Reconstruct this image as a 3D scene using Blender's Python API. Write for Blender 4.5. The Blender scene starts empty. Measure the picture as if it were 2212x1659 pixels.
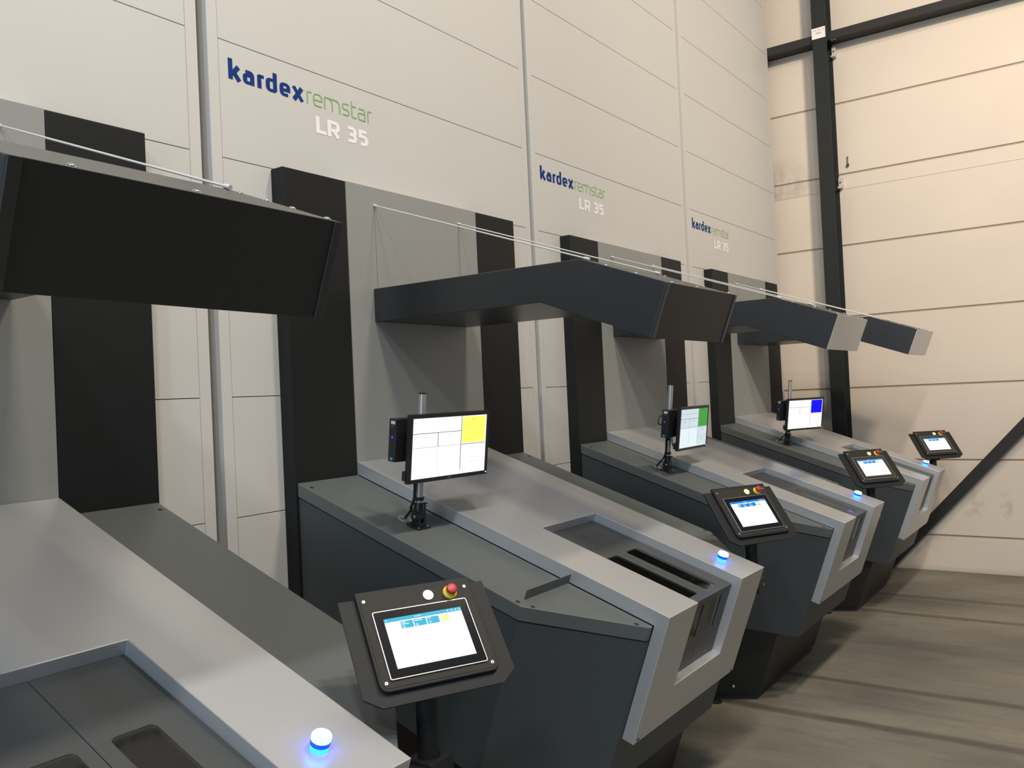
import bpy, bmesh, math, random
from mathutils import Vector, Matrix
random.seed(7)
SCN = bpy.context.scene
COL = SCN.collection

# ------------------------------------------------------------------ camera
CAM_POS = Vector((-0.8141, -2.8057, 1.7762))
CAM_YAW, CAM_PITCH, CAM_ROLL = 0.95145722, 0.01533285, -0.04613472
CAM_F = 1873.493
def make_camera():
    fwd = Vector((math.sin(CAM_YAW)*math.cos(CAM_PITCH), math.cos(CAM_YAW)*math.cos(CAM_PITCH), math.sin(CAM_PITCH)))
    right = fwd.cross(Vector((0, 0, 1))).normalized()
    up = right.cross(fwd)
    c, s = math.cos(CAM_ROLL), math.sin(CAM_ROLL)
    r2 = right*c + up*s
    u2 = up*c - right*s
    cam = bpy.data.cameras.new('camera')
    o = bpy.data.objects.new('camera', cam)
    COL.objects.link(o)
    m = Matrix((r2, u2, -fwd)).transposed().to_4x4()
    m.translation = CAM_POS
    o.matrix_world = m
    cam.sensor_fit = 'HORIZONTAL'
    cam.sensor_width = 36
    cam.lens = 36*CAM_F/2212
    cam.clip_start = 0.02
    cam.clip_end = 100
    SCN.camera = o
make_camera()

# ------------------------------------------------------------------ light
SCN.view_settings.view_transform = 'Standard'
SCN.view_settings.look = 'None'
SCN.view_settings.gamma = 1
SCN.view_settings.use_curve_mapping = False
SCN.view_settings.exposure = -0.85
W = bpy.data.worlds.new('world')
SCN.world = W
W.use_nodes = True
W.node_tree.nodes['Background'].inputs[0].default_value = (0.54, 0.74, 1.0, 1)
W.node_tree.nodes['Background'].inputs[1].default_value = 0.34
def area(name, loc, target, sx, sy, power, color):
    l = bpy.data.lights.new(name, 'AREA')
    l.shape = 'RECTANGLE'
    l.size, l.size_y, l.energy, l.color = sx, sy, power, color
    o = bpy.data.objects.new(name, l)
    COL.objects.link(o)
    o.location = loc
    o.rotation_euler = (Vector(target)-Vector(loc)).to_track_quat('-Z', 'Y').to_euler()
    return o
WARM = (1.0, 0.80, 0.58)
area('hall_lamp_outer', (-5.3, -4.0, 7.6), (-4.0, -1.5, 0), 0.8, 0.4, 330, (0.96, 0.94, 0.90))
area('hall_lamp_left', (-2.5, -4.0, 7.6), (-2.5, -1.5, 0), 0.8, 0.4, 330, (0.90, 0.93, 0.98))
area('hall_lamp_middle', (0.5, -4.0, 7.6), (0.5, -1.5, 0), 0.8, 0.4, 330, (1.0, 0.88, 0.72))
area('hall_lamp_right', (3.0, -4.0, 7.6), (3.0, -1.5, 0), 0.8, 0.4, 360, (1.0, 0.86, 0.68))
far = area('wall_fill', (0.6, -6.4, 7.6), (7.9, -2.9, 4.6), 0.8, 0.5, 215, (1.0, 0.85, 0.69))  # added unseen fill, aimed with narrow spread to brighten the end wall
far.data.spread = math.radians(70)
area('daylight_door', (-9.0, -3.2, 2.8), (0, -0.6, 1.4), 4.4, 4.2, 470, (0.56, 0.78, 1.0))

# ------------------------------------------------------------------ materials
MATS = {}
def mat(name, color, rough=0.5, metal=0.0, coat=0.0, spec=0.5, emis=None, estr=1.0, noise=0.0, nscale=30, bump=0.0, bscale=400):
    m = bpy.data.materials.new(name)
    m.use_nodes = True
    nt = m.node_tree
    b = nt.nodes['Principled BSDF']
    b.inputs['Base Color'].default_value = (*color, 1)
    b.inputs['Roughness'].default_value = rough
    b.inputs['Metallic'].default_value = metal
    b.inputs['Coat Weight'].default_value = coat
    b.inputs['Coat Roughness'].default_value = 0.08
    b.inputs['Specular IOR Level'].default_value = spec
    if emis:
        b.inputs['Emission Color'].default_value = (*emis, 1)
        b.inputs['Emission Strength'].default_value = estr
    tc = None
    if noise or bump:
        tc = nt.nodes.new('ShaderNodeTexCoord')
    if noise:
        n = nt.nodes.new('ShaderNodeTexNoise')
        n.inputs['Scale'].default_value = nscale
        n.inputs['Detail'].default_value = 4
        nt.links.new(tc.outputs['Object'], n.inputs['Vector'])
        mx = nt.nodes.new('ShaderNodeMix')
        mx.data_type = 'RGBA'
        mx.inputs[6].default_value = (*[c*(1-noise) for c in color], 1)
        mx.inputs[7].default_value = (*[min(1, c*(1+noise)) for c in color], 1)
        nt.links.new(n.outputs['Fac'], mx.inputs[0])
        nt.links.new(mx.outputs[2], b.inputs['Base Color'])
    if bump:
        n2 = nt.nodes.new('ShaderNodeTexNoise')
        n2.inputs['Scale'].default_value = bscale
        nt.links.new(tc.outputs['Object'], n2.inputs['Vector'])
        bp = nt.nodes.new('ShaderNodeBump')
        bp.inputs['Strength'].default_value = bump
        bp.inputs['Distance'].default_value = 0.001
        nt.links.new(n2.outputs['Fac'], bp.inputs['Height'])
        nt.links.new(bp.outputs['Normal'], b.inputs['Normal'])
    MATS[name] = m
    return m
mat('cladding_white', (0.62, 0.61, 0.58), 0.55, noise=0.02, nscale=3)
mat('cladding_joint', (0.16, 0.13, 0.11), 0.8)
mat('housing_dark', (0.010, 0.0115, 0.012), 0.55, spec=0.28, noise=0.05, bump=0.15)
mat('housing_grey', (0.30, 0.305, 0.29), 0.5, noise=0.03, bump=0.1)
mat('silver_paint', (0.56, 0.57, 0.58), 0.38, metal=0.55, coat=0.15, noise=0.03, nscale=300)
mat('cover_grey', (0.105, 0.118, 0.118), 0.45, noise=0.05, bump=0.12)
mat('body_grey', (0.048, 0.060, 0.067), 0.5, noise=0.05, bump=0.12)
mat('gap_black', (0.006, 0.006, 0.007), 0.8)
mat('pedestal_black', (0.016, 0.017, 0.018), 0.5)
mat('door_grey', (0.060, 0.066, 0.068), 0.45, noise=0.06, bump=0.1)
mat('canopy_dark', (0.022, 0.024, 0.026), 0.36, spec=0.6, noise=0.05, bump=0.15)
mat('canopy_front', (0.017, 0.018, 0.018), 0.5, spec=0.4, noise=0.05, bump=0.15)
mat('plug_black', (0.015, 0.016, 0.016), 0.6)
mat('chrome', (0.75, 0.75, 0.73), 0.15, metal=1.0)
mat('steel_wire', (0.78, 0.78, 0.74), 0.35, metal=0.3)
mat('seam_grey', (0.14, 0.14, 0.135), 0.7)
mat('screw_steel', (0.62, 0.60, 0.56), 0.3, metal=0.8)
mat('plastic_black', (0.014, 0.015, 0.017), 0.4)
mat('panel_black', (0.0145, 0.0155, 0.0165), 0.58, spec=0.30, bump=0.1)
mat('panel_face', (0.020, 0.018, 0.016), 0.55, spec=0.35, noise=0.5, nscale=500, bump=0.6, bscale=900)
mat('panel_glass', (0.006, 0.006, 0.007), 0.12, spec=0.5, coat=0.4)
mat('button_red', (0.50, 0.022, 0.03), 0.4)
mat('button_yellow', (0.72, 0.56, 0.03), 0.4)
mat('button_white', (0.8, 0.8, 0.78), 0.4, emis=(1, 1, 0.97), estr=1.5)
mat('button_green', (0.6, 0.8, 0.3), 0.4, emis=(0.62, 1.0, 0.22), estr=2.6)
mat('button_rim', (0.10, 0.10, 0.09), 0.4)
mat('lamp_white', (0.3, 0.5, 0.9), 0.4, emis=(0.22, 0.75, 1.0), estr=5.5)
mat('ring_cyan', (0.1, 0.5, 0.9), 0.4, emis=(0.01, 0.85, 1.0), estr=2.2)
mat('lamp_mark', (0.3, 0.5, 0.9), 0.4, emis=(0.30, 0.85, 1.0), estr=2.6)
mat('lamp_blue', (0.01, 0.05, 0.6), 0.4, emis=(0.0, 0.0022, 1.0), estr=36.0)
mat('blue_ink', (0.008, 0.040, 0.20), 0.6, spec=0.15)
mat('green_ink', (0.24, 0.44, 0.15), 0.55)
mat('white_ink', (0.93, 0.92, 0.90), 0.55)
mat('column_steel', (0.013, 0.0155, 0.0155), 0.6, spec=0.35, noise=0.15, nscale=12)
mat('beam_steel', (0.020, 0.019, 0.017), 0.6, spec=0.4, noise=0.1, nscale=12)
mat('zinc', (0.55, 0.52, 0.45), 0.5)
mat('paper', (0.80, 0.76, 0.72), 0.7)
mat('pen_ink', (0.18, 0.16, 0.17), 0.7)
mat('dark_rust', (0.10, 0.065, 0.045), 0.8)
mat('pole_alu', (0.50, 0.49, 0.46), 0.32, metal=0.6)
mat('rubber', (0.010, 0.011, 0.012), 0.5)
mat('led_blue', (0.01, 0.02, 0.7), 0.4, emis=(0.03, 0.05, 1.0), estr=2.5)
mat('sticker_blue', (0.05, 0.26, 0.52), 0.5)
mat('sticker_white', (0.62, 0.64, 0.65), 0.5)
mat('tray_metal', (0.22, 0.21, 0.20), 0.6)
mat('led_white', (1, 1, 1), 0.4, emis=(1, 1, 0.95), estr=1.5)
def emi(name, c, s=1.0):
    return mat(name, (0.0, 0.0, 0.0), 0.25, spec=0.2, emis=c, estr=s*1.8)
emi('scr_white', (0.97, 1.0, 1.0), 1.12)
emi('scr_dim', (0.64, 0.74, 0.80), 1.0)
emi('scr_dim_bright', (0.78, 0.90, 0.93), 1.0)
emi('scr_line', (0.17, 0.17, 0.19), 1.0)
emi('scr_faint', (0.55, 0.54, 0.55), 1.0)
emi('scr_line_dim', (0.17, 0.22, 0.26), 1.0)
emi('scr_yellow', (0.98, 0.95, 0.16), 1.05)
emi('scr_yellow_ink', (0.80, 0.75, 0.0), 1.0)
emi('scr_green', (0.035, 0.34, 0.04), 1.0)
emi('scr_green_ink', (0.02, 0.10, 0.03), 1.0)
emi('scr_blue', (0.0, 0.0, 0.95), 1.0)
emi('scr_cyan', (0.0, 0.46, 0.72), 1.0)
emi('scr_azure', (0.01, 0.26, 0.72), 1.0)
emi('scr_tile_yellow', (0.80, 0.86, 0.30), 1.1)
emi('scr_tile_green', (0.50, 0.80, 0.38), 1.1)
emi('scr_tile_pale', (0.95, 0.90, 0.80), 1.1)
emi('scr_red', (0.80, 0.20, 0.30), 1.0)
emi('scr_text', (0.80, 0.95, 1.0), 1.0)

def glass_mat():
    m = bpy.data.materials.new('smoked_glass')
    m.use_nodes = True
    nt = m.node_tree
    nt.nodes.clear()
    out = nt.nodes.new('ShaderNodeOutputMaterial')
    tr = nt.nodes.new('ShaderNodeBsdfTransparent')
    tr.inputs[0].default_value = (0.62, 0.62, 0.62, 1)
    gl = nt.nodes.new('ShaderNodeBsdfGlossy')
    gl.inputs['Color'].default_value = (0.9, 0.9, 0.9, 1)
    gl.inputs['Roughness'].default_value = 0.06
    fr = nt.nodes.new('ShaderNodeFresnel')
    fr.inputs[0].default_value = 1.45
    mx = nt.nodes.new('ShaderNodeMixShader')
    nt.links.new(fr.outputs[0], mx.inputs[0])
    nt.links.new(tr.outputs[0], mx.inputs[1])
    nt.links.new(gl.outputs[0], mx.inputs[2])
    nt.links.new(mx.outputs[0], out.inputs[0])
    MATS['smoked_glass'] = m
glass_mat()

class NT:
    """small helper to write node graphs as expressions"""
    def __init__(s, m):
        s.nt = m.node_tree
        s.b = s.nt.nodes['Principled BSDF']
        s.tc = s.nt.nodes.new('ShaderNodeTexCoord')
        s.sep = s.nt.nodes.new('ShaderNodeSeparateXYZ')
        s.nt.links.new(s.tc.outputs['Object'], s.sep.inputs[0])
    def m(s, op, a, b=None, c=None, clamp=False):
        n = s.nt.nodes.new('ShaderNodeMath')
        n.operation = op
        n.use_clamp = clamp
        for i, v in enumerate((a, b, c)):
            if v is None:
                continue
            if isinstance(v, (int, float)):
                n.inputs[i].default_value = v
            else:
                s.nt.links.new(v, n.inputs[i])
        return n.outputs[0]
    def noise(s, scale, detail=4, vec_scale=(1, 1, 1), rough=0.5):
        mp = s.nt.nodes.new('ShaderNodeMapping')
        mp.inputs['Scale'].default_value = vec_scale
        s.nt.links.new(s.tc.outputs['Object'], mp.inputs['Vector'])
        n = s.nt.nodes.new('ShaderNodeTexNoise')
        n.inputs['Scale'].default_value = scale
        n.inputs['Detail'].default_value = detail
        n.inputs['Roughness'].default_value = rough
        s.nt.links.new(mp.outputs[0], n.inputs['Vector'])
        return n.outputs['Fac']
    def ramp(s, v, lo, hi):
        return s.m('DIVIDE', s.m('SUBTRACT', v, lo), hi-lo, clamp=True)
    def blob(s, axes, center, size):
        acc = None
        for a, c, w in zip(axes, center, size):
            d = s.m('DIVIDE', s.m('SUBTRACT', s.sep.outputs[a], c), w)
            d = s.m('MULTIPLY', d, d)
            acc = d if acc is None else s.m('ADD', acc, d)
        return s.m('SUBTRACT', 1.0, acc, clamp=True)
    def mix(s, fac, a, b):
        n = s.nt.nodes.new('ShaderNodeMix')
        n.data_type = 'RGBA'
        s.nt.links.new(fac, n.inputs[0]) if not isinstance(fac, (int, float)) else setattr(n.inputs[0], 'default_value', fac)
        for i, v in ((6, a), (7, b)):
            if isinstance(v, tuple):
                n.inputs[i].default_value = (*v, 1)
            else:
                s.nt.links.new(v, n.inputs[i])
        return n.outputs[2]

def wall_mat():
    m = mat('concrete_wall', (0.66, 0.57, 0.47), 0.8)
    g = NT(m)
    c = g.mix(g.ramp(g.noise(1.1, 5), 0.3, 0.7), (0.62, 0.545, 0.465), (0.665, 0.59, 0.50))
    # grey dust in the band under the joint, beside the machines
    band = g.m('MULTIPLY', g.ramp(g.sep.outputs[2], 3.640, 3.655), g.m('SUBTRACT', 1.0, g.ramp(g.sep.outputs[2], 3.76, 4.10)))
    band = g.m('MULTIPLY', band, g.ramp(g.sep.outputs[1], -0.45, 0.05))
    band = g.m('MULTIPLY', band, g.ramp(g.noise(9, 6), 0.30, 0.62))
    c = g.mix(g.m('MULTIPLY', band, 0.75), c, (0.25, 0.22, 0.19))
    # scuffs low on the wall
    for (y, z, wy, wz, k) in ((-1.60, 0.62, 0.11, 0.16, 0.42), (-1.86, 0.62, 0.06, 0.14, 0.5), (-1.22, 0.31, 0.26, 0.05, 0.35), (-1.1, 0.22, 0.25, 0.10, 0.22)):
        bl = g.m('MULTIPLY', g.blob((1, 2), (y, z), (wy, wz)), g.ramp(g.noise(14, 6), 0.38, 0.66))
        c = g.mix(g.m('MULTIPLY', bl, k), c, (0.22, 0.19, 0.16))
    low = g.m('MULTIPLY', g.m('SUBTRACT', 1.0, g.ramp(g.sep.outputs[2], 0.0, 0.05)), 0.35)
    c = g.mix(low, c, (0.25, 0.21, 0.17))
    spots = g.ramp(g.noise(24, 3), 0.76, 0.80)
    c = g.mix(g.m('MULTIPLY', spots, 0.5), c, (0.30, 0.24, 0.18))
    g.nt.links.new(c, g.b.inputs['Base Color'])
wall_mat()
mat('wall_joint', (0.36, 0.285, 0.215), 0.9)
mat('chalk_line', (0.42, 0.35, 0.28), 0.9)

def floor_mat():
    m = mat('concrete_floor', (0.2, 0.17, 0.13), 0.6)
    g = NT(m)
    c = g.mix(g.ramp(g.noise(1.4, 6, (1.0, 0.55, 1)), 0.34, 0.68), (0.130, 0.122, 0.098), (0.285, 0.264, 0.205))
    c = g.mix(g.m('MULTIPLY', g.ramp(g.noise(3.2, 7, (1.6, 0.35, 1)), 0.42, 0.66), 0.55), c, (0.20, 0.185, 0.165))
    c = g.mix(g.m('MULTIPLY', g.ramp(g.noise(9.0, 8, (2.2, 0.4, 1), 0.7), 0.50, 0.68), 0.45), c, (0.11, 0.10, 0.09))
    # darker cross bands over the slab
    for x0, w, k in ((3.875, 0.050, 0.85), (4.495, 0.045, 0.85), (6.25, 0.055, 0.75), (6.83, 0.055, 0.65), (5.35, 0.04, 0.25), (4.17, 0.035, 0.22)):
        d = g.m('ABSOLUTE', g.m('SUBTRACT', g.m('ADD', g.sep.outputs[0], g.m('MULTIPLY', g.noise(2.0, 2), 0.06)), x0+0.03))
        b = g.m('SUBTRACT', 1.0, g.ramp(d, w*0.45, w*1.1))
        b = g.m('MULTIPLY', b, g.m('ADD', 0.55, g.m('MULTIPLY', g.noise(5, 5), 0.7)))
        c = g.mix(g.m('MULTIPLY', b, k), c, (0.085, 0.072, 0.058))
    fine = g.ramp(g.noise(60, 5), 0.3, 0.75)
    c = g.mix(g.m('MULTIPLY', fine, 0.22), c, (0.10, 0.09, 0.075))
    g.nt.links.new(c, g.b.inputs['Base Color'])
    g.nt.links.new(g.m('ADD', 0.42, g.m('MULTIPLY', g.noise(4, 4), 0.35)), g.b.inputs['Roughness'])
floor_mat()

# ------------------------------------------------------------------ mesh helpers
A = math.atan(0.357)
CA, SA = math.cos(A), math.sin(A)
YT, ZLT = -0.072, 1.473
def F(x, s, n):
    """desk frame: x along the row, s down the sloping desk, n square to its top"""
    return Vector((x, YT - s*CA - n*SA, ZLT - s*SA + n*CA))
def ident(x, y, z):
    return Vector((x, y, z))

class MB:
    def __init__(self, xf=ident):
        self.bm = bmesh.new()
        self.xf = xf
        self.mats = []
    def mi(self, m):
        if m not in self.mats:
            self.mats.append(m)
        return self.mats.index(m)
    def face(self, vs, m):
        try:
            f = self.bm.faces.new(vs)
            f.material_index = self.mi(m)
            return f
        except ValueError:
            return None
    def hexa(self, p, m):
        v = [self.bm.verts.new(self.xf(*q)) for q in p]
        for idx in ((0, 1, 2, 3), (7, 6, 5, 4), (0, 4, 5, 1), (1, 5, 6, 2), (2, 6, 7, 3), (3, 7, 4, 0)):
            self.face([v[i] for i in idx], m)
    def box(self, x0, x1, y0, y1, z0, z1, m):
        self.hexa([(x0, y0, z0), (x1, y0, z0), (x1, y1, z0), (x0, y1, z0), (x0, y0, z1), (x1, y0, z1), (x1, y1, z1), (x0, y1, z1)], m)
    def loft(self, a, b, m, caps=True):
        va = [self.bm.verts.new(self.xf(*q)) for q in a]
        vb = [self.bm.verts.new(self.xf(*q)) for q in b]
        n = len(va)
        for i in range(n):
            self.face([va[i], va[(i+1) % n], vb[(i+1) % n], vb[i]], m)
        if caps:
            self.face(va[::-1], m)
            self.face(vb, m)
    def prism_z(self, poly, z0, z1, m):
        self.loft([(x, y, z0) for x, y in poly], [(x, y, z1) for x, y in poly], m)
    def cyl(self, c0, c1, r0, r1, m, seg=24, caps=True):
        c0, c1 = Vector(c0), Vector(c1)
        d = (c1-c0).normalized()
        t = Vector((1, 0, 0)) if abs(d.x) < 0.9 else Vector((0, 1, 0))
        u = d.cross(t).normalized()
        w = d.cross(u)
        a = [tuple(c0 + (u*math.cos(k*math.tau/seg) + w*math.sin(k*math.tau/seg))*r0) for k in range(seg)]
        b = [tuple(c1 + (u*math.cos(k*math.tau/seg) + w*math.sin(k*math.tau/seg))*r1) for k in range(seg)]
        self.loft(a, b, m, caps)
    def lathe(self, c, d, prof, m, seg=24):
        """prof: (radius, height) list along d from c"""
        c, d = Vector(c), Vector(d).normalized()
        t = Vector((1, 0, 0)) if abs(d.x) < 0.9 else Vector((0, 1, 0))
        u = d.cross(t).normalized()
        w = d.cross(u)
        rings = []
        for r, h in prof:
            rings.append([self.bm.verts.new(self.xf(*(c + d*h + (u*math.cos(k*math.tau/seg) + w*math.sin(k*math.tau/seg))*max(r, 1e-5)))) for k in range(seg)])
        for a, b in zip(rings, rings[1:]):
            for k in range(seg):
                self.face([a[k], a[(k+1) % seg], b[(k+1) % seg], b[k]], m)
        self.face(rings[0][::-1], m)
        self.face(rings[-1], m)
    def tube(self, pts, r, m, seg=10):
        pts = [Vector(p) for p in pts]
        rings = []
        nrm = None
        for i, p in enumerate(pts):
            d = (pts[min(i+1, len(pts)-1)] - pts[max(i-1, 0)]).normalized()
            if nrm is None:
                t = Vector((1, 0, 0)) if abs(d.x) < 0.8 else Vector((0, 1, 0))
                nrm = d.cross(t).normalized()
            nrm = (nrm - d*nrm.dot(d)).normalized()
            w = d.cross(nrm)
            rings.append([self.bm.verts.new(self.xf(*(p + (nrm*math.cos(k*math.tau/seg) + w*math.sin(k*math.tau/seg))*r))) for k in range(seg)])
        for a, b in zip(rings, rings[1:]):
            for k in range(seg):
                self.face([a[k], a[(k+1) % seg], b[(k+1) % seg], b[k]], m)
        self.face(rings[0][::-1], m)
        self.face(rings[-1], m)
    def cells(self, xs, ys, zs, occ, m):
        """solid made of the filled cells of a grid, only its outside faces"""
        V = {}
        def v(i, j, k):
            if (i, j, k) not in V:
                V[(i, j, k)] = self.bm.verts.new(self.xf(xs[i], ys[j](zs[k]) if callable(ys[j]) else ys[j], zs[k]))
            return V[(i, j, k)]
        nx, ny, nz = len(xs)-1, len(ys)-1, len(zs)-1
        def o(i, j, k):
            return 0 <= i < nx and 0 <= j < ny and 0 <= k < nz and occ(i, j, k)
        for i in range(nx):
            for j in range(ny):
                for k in range(nz):
                    if not o(i, j, k):
                        continue
                    if not o(i-1, j, k): self.face([v(i, j, k), v(i, j, k+1), v(i, j+1, k+1), v(i, j+1, k)], m)
                    if not o(i+1, j, k): self.face([v(i+1, j, k), v(i+1, j+1, k), v(i+1, j+1, k+1), v(i+1, j, k+1)], m)
                    if not o(i, j-1, k): self.face([v(i, j, k), v(i+1, j, k), v(i+1, j, k+1), v(i, j, k+1)], m)
                    if not o(i, j+1, k): self.face([v(i, j+1, k), v(i, j+1, k+1), v(i+1, j+1, k+1), v(i+1, j+1, k)], m)
                    if not o(i, j, k-1): self.face([v(i, j, k), v(i, j+1, k), v(i+1, j+1, k), v(i+1, j, k)], m)
                    if not o(i, j, k+1): self.face([v(i, j, k+1), v(i+1, j, k+1), v(i+1, j+1, k+1), v(i, j+1, k+1)], m)
    def mesh(self, name, smooth=None):
        bmesh.ops.recalc_face_normals(self.bm, faces=self.bm.faces)
        me = bpy.data.meshes.new(name)
        self.bm.to_mesh(me)
        self.bm.free()
        for m in self.mats:
            me.materials.append(MATS[m])
        if smooth is not None:
            for p in me.polygons:
                p.use_smooth = True
            me.set_sharp_from_angle(angle=math.radians(smooth))
        return me

def part(name, mb, parent, loc=(0, 0, 0), bevel=0.0, smooth=None, label=None, seg=2, matrix=None):
    me = mb.mesh(name, smooth)
    o = bpy.data.objects.new(name, me)
    COL.objects.link(o)
    o.parent = parent
    if matrix is not None:
        o.matrix_local = matrix
    else:
        o.location = loc
    if bevel:
        b = o.modifiers.new('bevel', 'BEVEL')
        b.width = bevel
        b.segments = seg
        b.limit_method = 'ANGLE'
        b.angle_limit = math.radians(28)
        b.harden_normals = False
    if label:
        o['label'] = label
    return o

def thing(name, label, cat, loc, group=None):
    o = bpy.data.objects.new(name, None)
    o.empty_display_size = 0.1
    COL.objects.link(o)
    o.location = loc
    o['label'] = label
    o['category'] = cat
    if group:
        o['group'] = group
    return o
def tag(o, label, cat, group=None):
    o['label'] = label
    o['category'] = cat
    if group:
        o['group'] = group
def kids(o):
    return [c for c in bpy.data.objects if c.parent == o]
def copy_tree(o, parent=None, kid_map=None):
    c = o.copy()
    COL.objects.link(c)
    c.parent = parent
    for ch in kid_map[o.name] if kid_map else kids(o):
        copy_tree(ch, c, kid_map)
    return c
def tree_map(o):
    d = {}
    def rec(q):
        d[q.name] = kids(q)
        for c in d[q.name]:
            rec(c)
    rec(o)
    return d

def rrect(x0, x1, y0, y1, r, n=5):
    out = []
    for cx, cy, a0 in ((x1-r, y1-r, 0), (x0+r, y1-r, 90), (x0+r, y0+r, 180), (x1-r, y0+r, 270)):
        for k in range(n+1):
            a = math.radians(a0 + 90*k/n)
            out.append((cx + r*math.cos(a), cy + r*math.sin(a)))
    return out

# ------------------------------------------------------------------ lettering (drawn strokes)
def arc(cx, cy, rx, ry, a0, a1, n=10):
    return [(cx + rx*math.cos(math.radians(a0 + (a1-a0)*k/n)), cy + ry*math.sin(math.radians(a0 + (a1-a0)*k/n))) for k in range(n+1)]
def ribbon(mb, path, w, to3d, m, lift=0.0, wy=None):
    """flat stroke along a path: quads with mitred joints"""
    pts = []
    for p in path:
        v = Vector((p[0], p[1], 0))
        if not pts or (v-pts[-1]).length > 1e-5:
            pts.append(v)
    L, Rr = [], []
    for i, p in enumerate(pts):
        d0 = (p - pts[i-1]).normalized() if i > 0 else None
        d1 = (pts[i+1] - p).normalized() if i < len(pts)-1 else None
        d0 = d0 or d1
        d1 = d1 or d0
        n0, n1 = Vector((-d0.y, d0.x, 0)), Vector((-d1.y, d1.x, 0))
        mm = n0 + n1
        mm = mm/max(mm.dot(n0), 0.5) if mm.length > 1e-6 else n0
        off = Vector((mm.x*w/2, mm.y*(wy or w)/2, 0))
        L.append(p + off)
        Rr.append(p - off)
    vl = [mb.bm.verts.new(to3d(p.x, p.y, lift)) for p in L]
    vr = [mb.bm.verts.new(to3d(p.x, p.y, lift)) for p in Rr]
    for i in range(len(pts)-1):
        mb.face([vl[i], vr[i], vr[i+1], vl[i+1]], m)
def glyph(ch, x0, x1, b, h, w, asc, wy):
    """centre lines of a letter between x0 and x1, baseline b, x height h, stroke w"""
    l, r, t, bo = x0+w/2, x1-w/2, b+h-wy/2, b+wy/2
    q = min((r-l)/2, (t-bo)/2)*0.66
    m = b+h/2
    if ch == 'k':
        return [[(l, b), (l, b+asc)], [(l, b+h*0.40), (l+w*0.55, b+h*0.46), (r-w*0.15, b+h)], [(l+w*0.75, b+h*0.55), (r, b)]]
    if ch == 'a':
        return [[(l+(r-l)*0.08, t)] + arc(r-q, t-q, q, q, 90, 0, 6) + [(r, b)], [(r, bo)] + arc(l+q*0.8, bo+q*0.8, q*0.8, q*0.8, 270, 180, 5)
                + arc(l+q*0.8, m+w*0.25-q*0.0-q*0.25, q*0.8, q*0.5, 180, 90, 5) + [(r, m+w*0.25+q*0.25)]]
    if ch == 'r':
        return [[(l, b), (l, t-q*0.6)] + arc(l+q*0.9, t-q*0.6, q*0.9, q*0.6, 180, 90, 5) + [(x1, t)]]
    if ch == 'd':
        return [[(r, b+asc), (r, bo)], [(r+w*0.1, bo), (l+q, bo)] + arc(l+q, bo+q, q, q, 270, 180, 6) + arc(l+q, t-q, q, q, 180, 90, 6) + [(r, t)]]
    if ch == 'e':
        return [[(l, m-wy*0.15), (r, m-wy*0.15)], [(r, m-wy*0.15-wy*0.5), (r, t-q)] + arc(r-q, t-q, q, q, 0, 90, 6) + arc(l+q, t-q, q, q, 90, 180, 6) + arc(l+q, bo+q, q, q, 180, 270, 6) + [(r-w*0.1, bo)]]
    if ch == 'x':
        return [[(l, b+h), (r, b)], [(r-w*0.05, b+h), (l+w*0.05, b)]]
    if ch == 'm':
        c = (l+r)/2
        qq = (c-l)*0.55
        return [[(l, b), (l, t)], [(l, t), (c-qq, t)] + arc(c-qq, t-qq, qq, qq, 90, 0, 5) + [(c, b)], [(c-qq, t), (r-qq, t)] + arc(r-qq, t-qq, qq, qq, 90, 0, 5) + [(r, b)]]
    if ch == 's':
        q2 = (t-bo)/4
        return [[(r, t)] + arc(l+q2, t-q2, q2, q2, 90, 270, 8) + arc(r-q2, bo+q2, q2, q2, 90, -90, 8) + [(l, bo)]]
    if ch == 't':
        return [[(l, b+asc*0.92), (l, bo+q)] + arc(l+q, bo+q, q, q, 180, 270, 5) + [(x1, bo)], [(l, t), (x1, t)]]
    H = asc
    T = b+H-wy/2
    if ch == 'L':
        return [[(l, b+H), (l, bo), (x1, bo)]]
    if ch == 'R':
        q3 = H*0.24
        return [[(l, b), (l, b+H)], [(l, T), (r-q3, T)] + arc(r-q3, T-q3, q3, q3, 90, -90, 8) + [(l, T-2*q3)], [((l+r)/2, T-2*q3), (r, b)]]
    if ch == '3':
        q3 = (T-bo)/4
        return [[(l, T), (r-q3, T)] + arc(r-q3, T-q3, q3, q3, 90, -90, 8) + [(l+w*0.5, T-2*q3)], [(r-q3, bo+2*q3)] + arc(r-q3, bo+q3, q3, q3, 90, -90, 8) + [(l, bo)]]
    if ch == '5':
        q3 = (T-bo)*0.30
        return [[(r, T), (l, T), (l, bo+2*q3), (r-q3, bo+2*q3)] + arc(r-q3, bo+q3, q3, q3, 90, -90, 8) + [(l, bo)]]
    return []
WORD_A = [('k', -0.8865, -0.8247), ('a', -0.8178, -0.7629), ('r', -0.7484, -0.7148), ('d', -0.7058, -0.6487), ('e', -0.6357, -0.5796), ('x', -0.5719, -0.5056)]
WORD_B = [('r', -0.4902, -0.4626), ('e', -0.4544, -0.4027), ('m', -0.3919, -0.2981), ('s', -0.2870, -0.2421), ('t', -0.2301, -0.2002), ('a', -0.1899, -0.1423), ('r', -0.1284, -0.1013)]
WORD_C = [('L', -0.4453, -0.3853), ('R', -0.3790, -0.3056), ('3', -0.2677, -0.2020), ('5', -0.1907, -0.1298)]
def word(mb, letters, b, h, w, asc, to3d, m, wy=None):
    wy = wy or w
    for i, (ch, x0, x1) in enumerate(letters):
        for j, path in enumerate(glyph(ch, x0, x1, b, h, w, asc, wy)):
            ribbon(mb, path, w*(1.05 if ch in 'kx' and j else 1), to3d, m, 0.00008*j, w*0.9 if ch in 'kx' and j and wy != w else wy)

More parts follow.
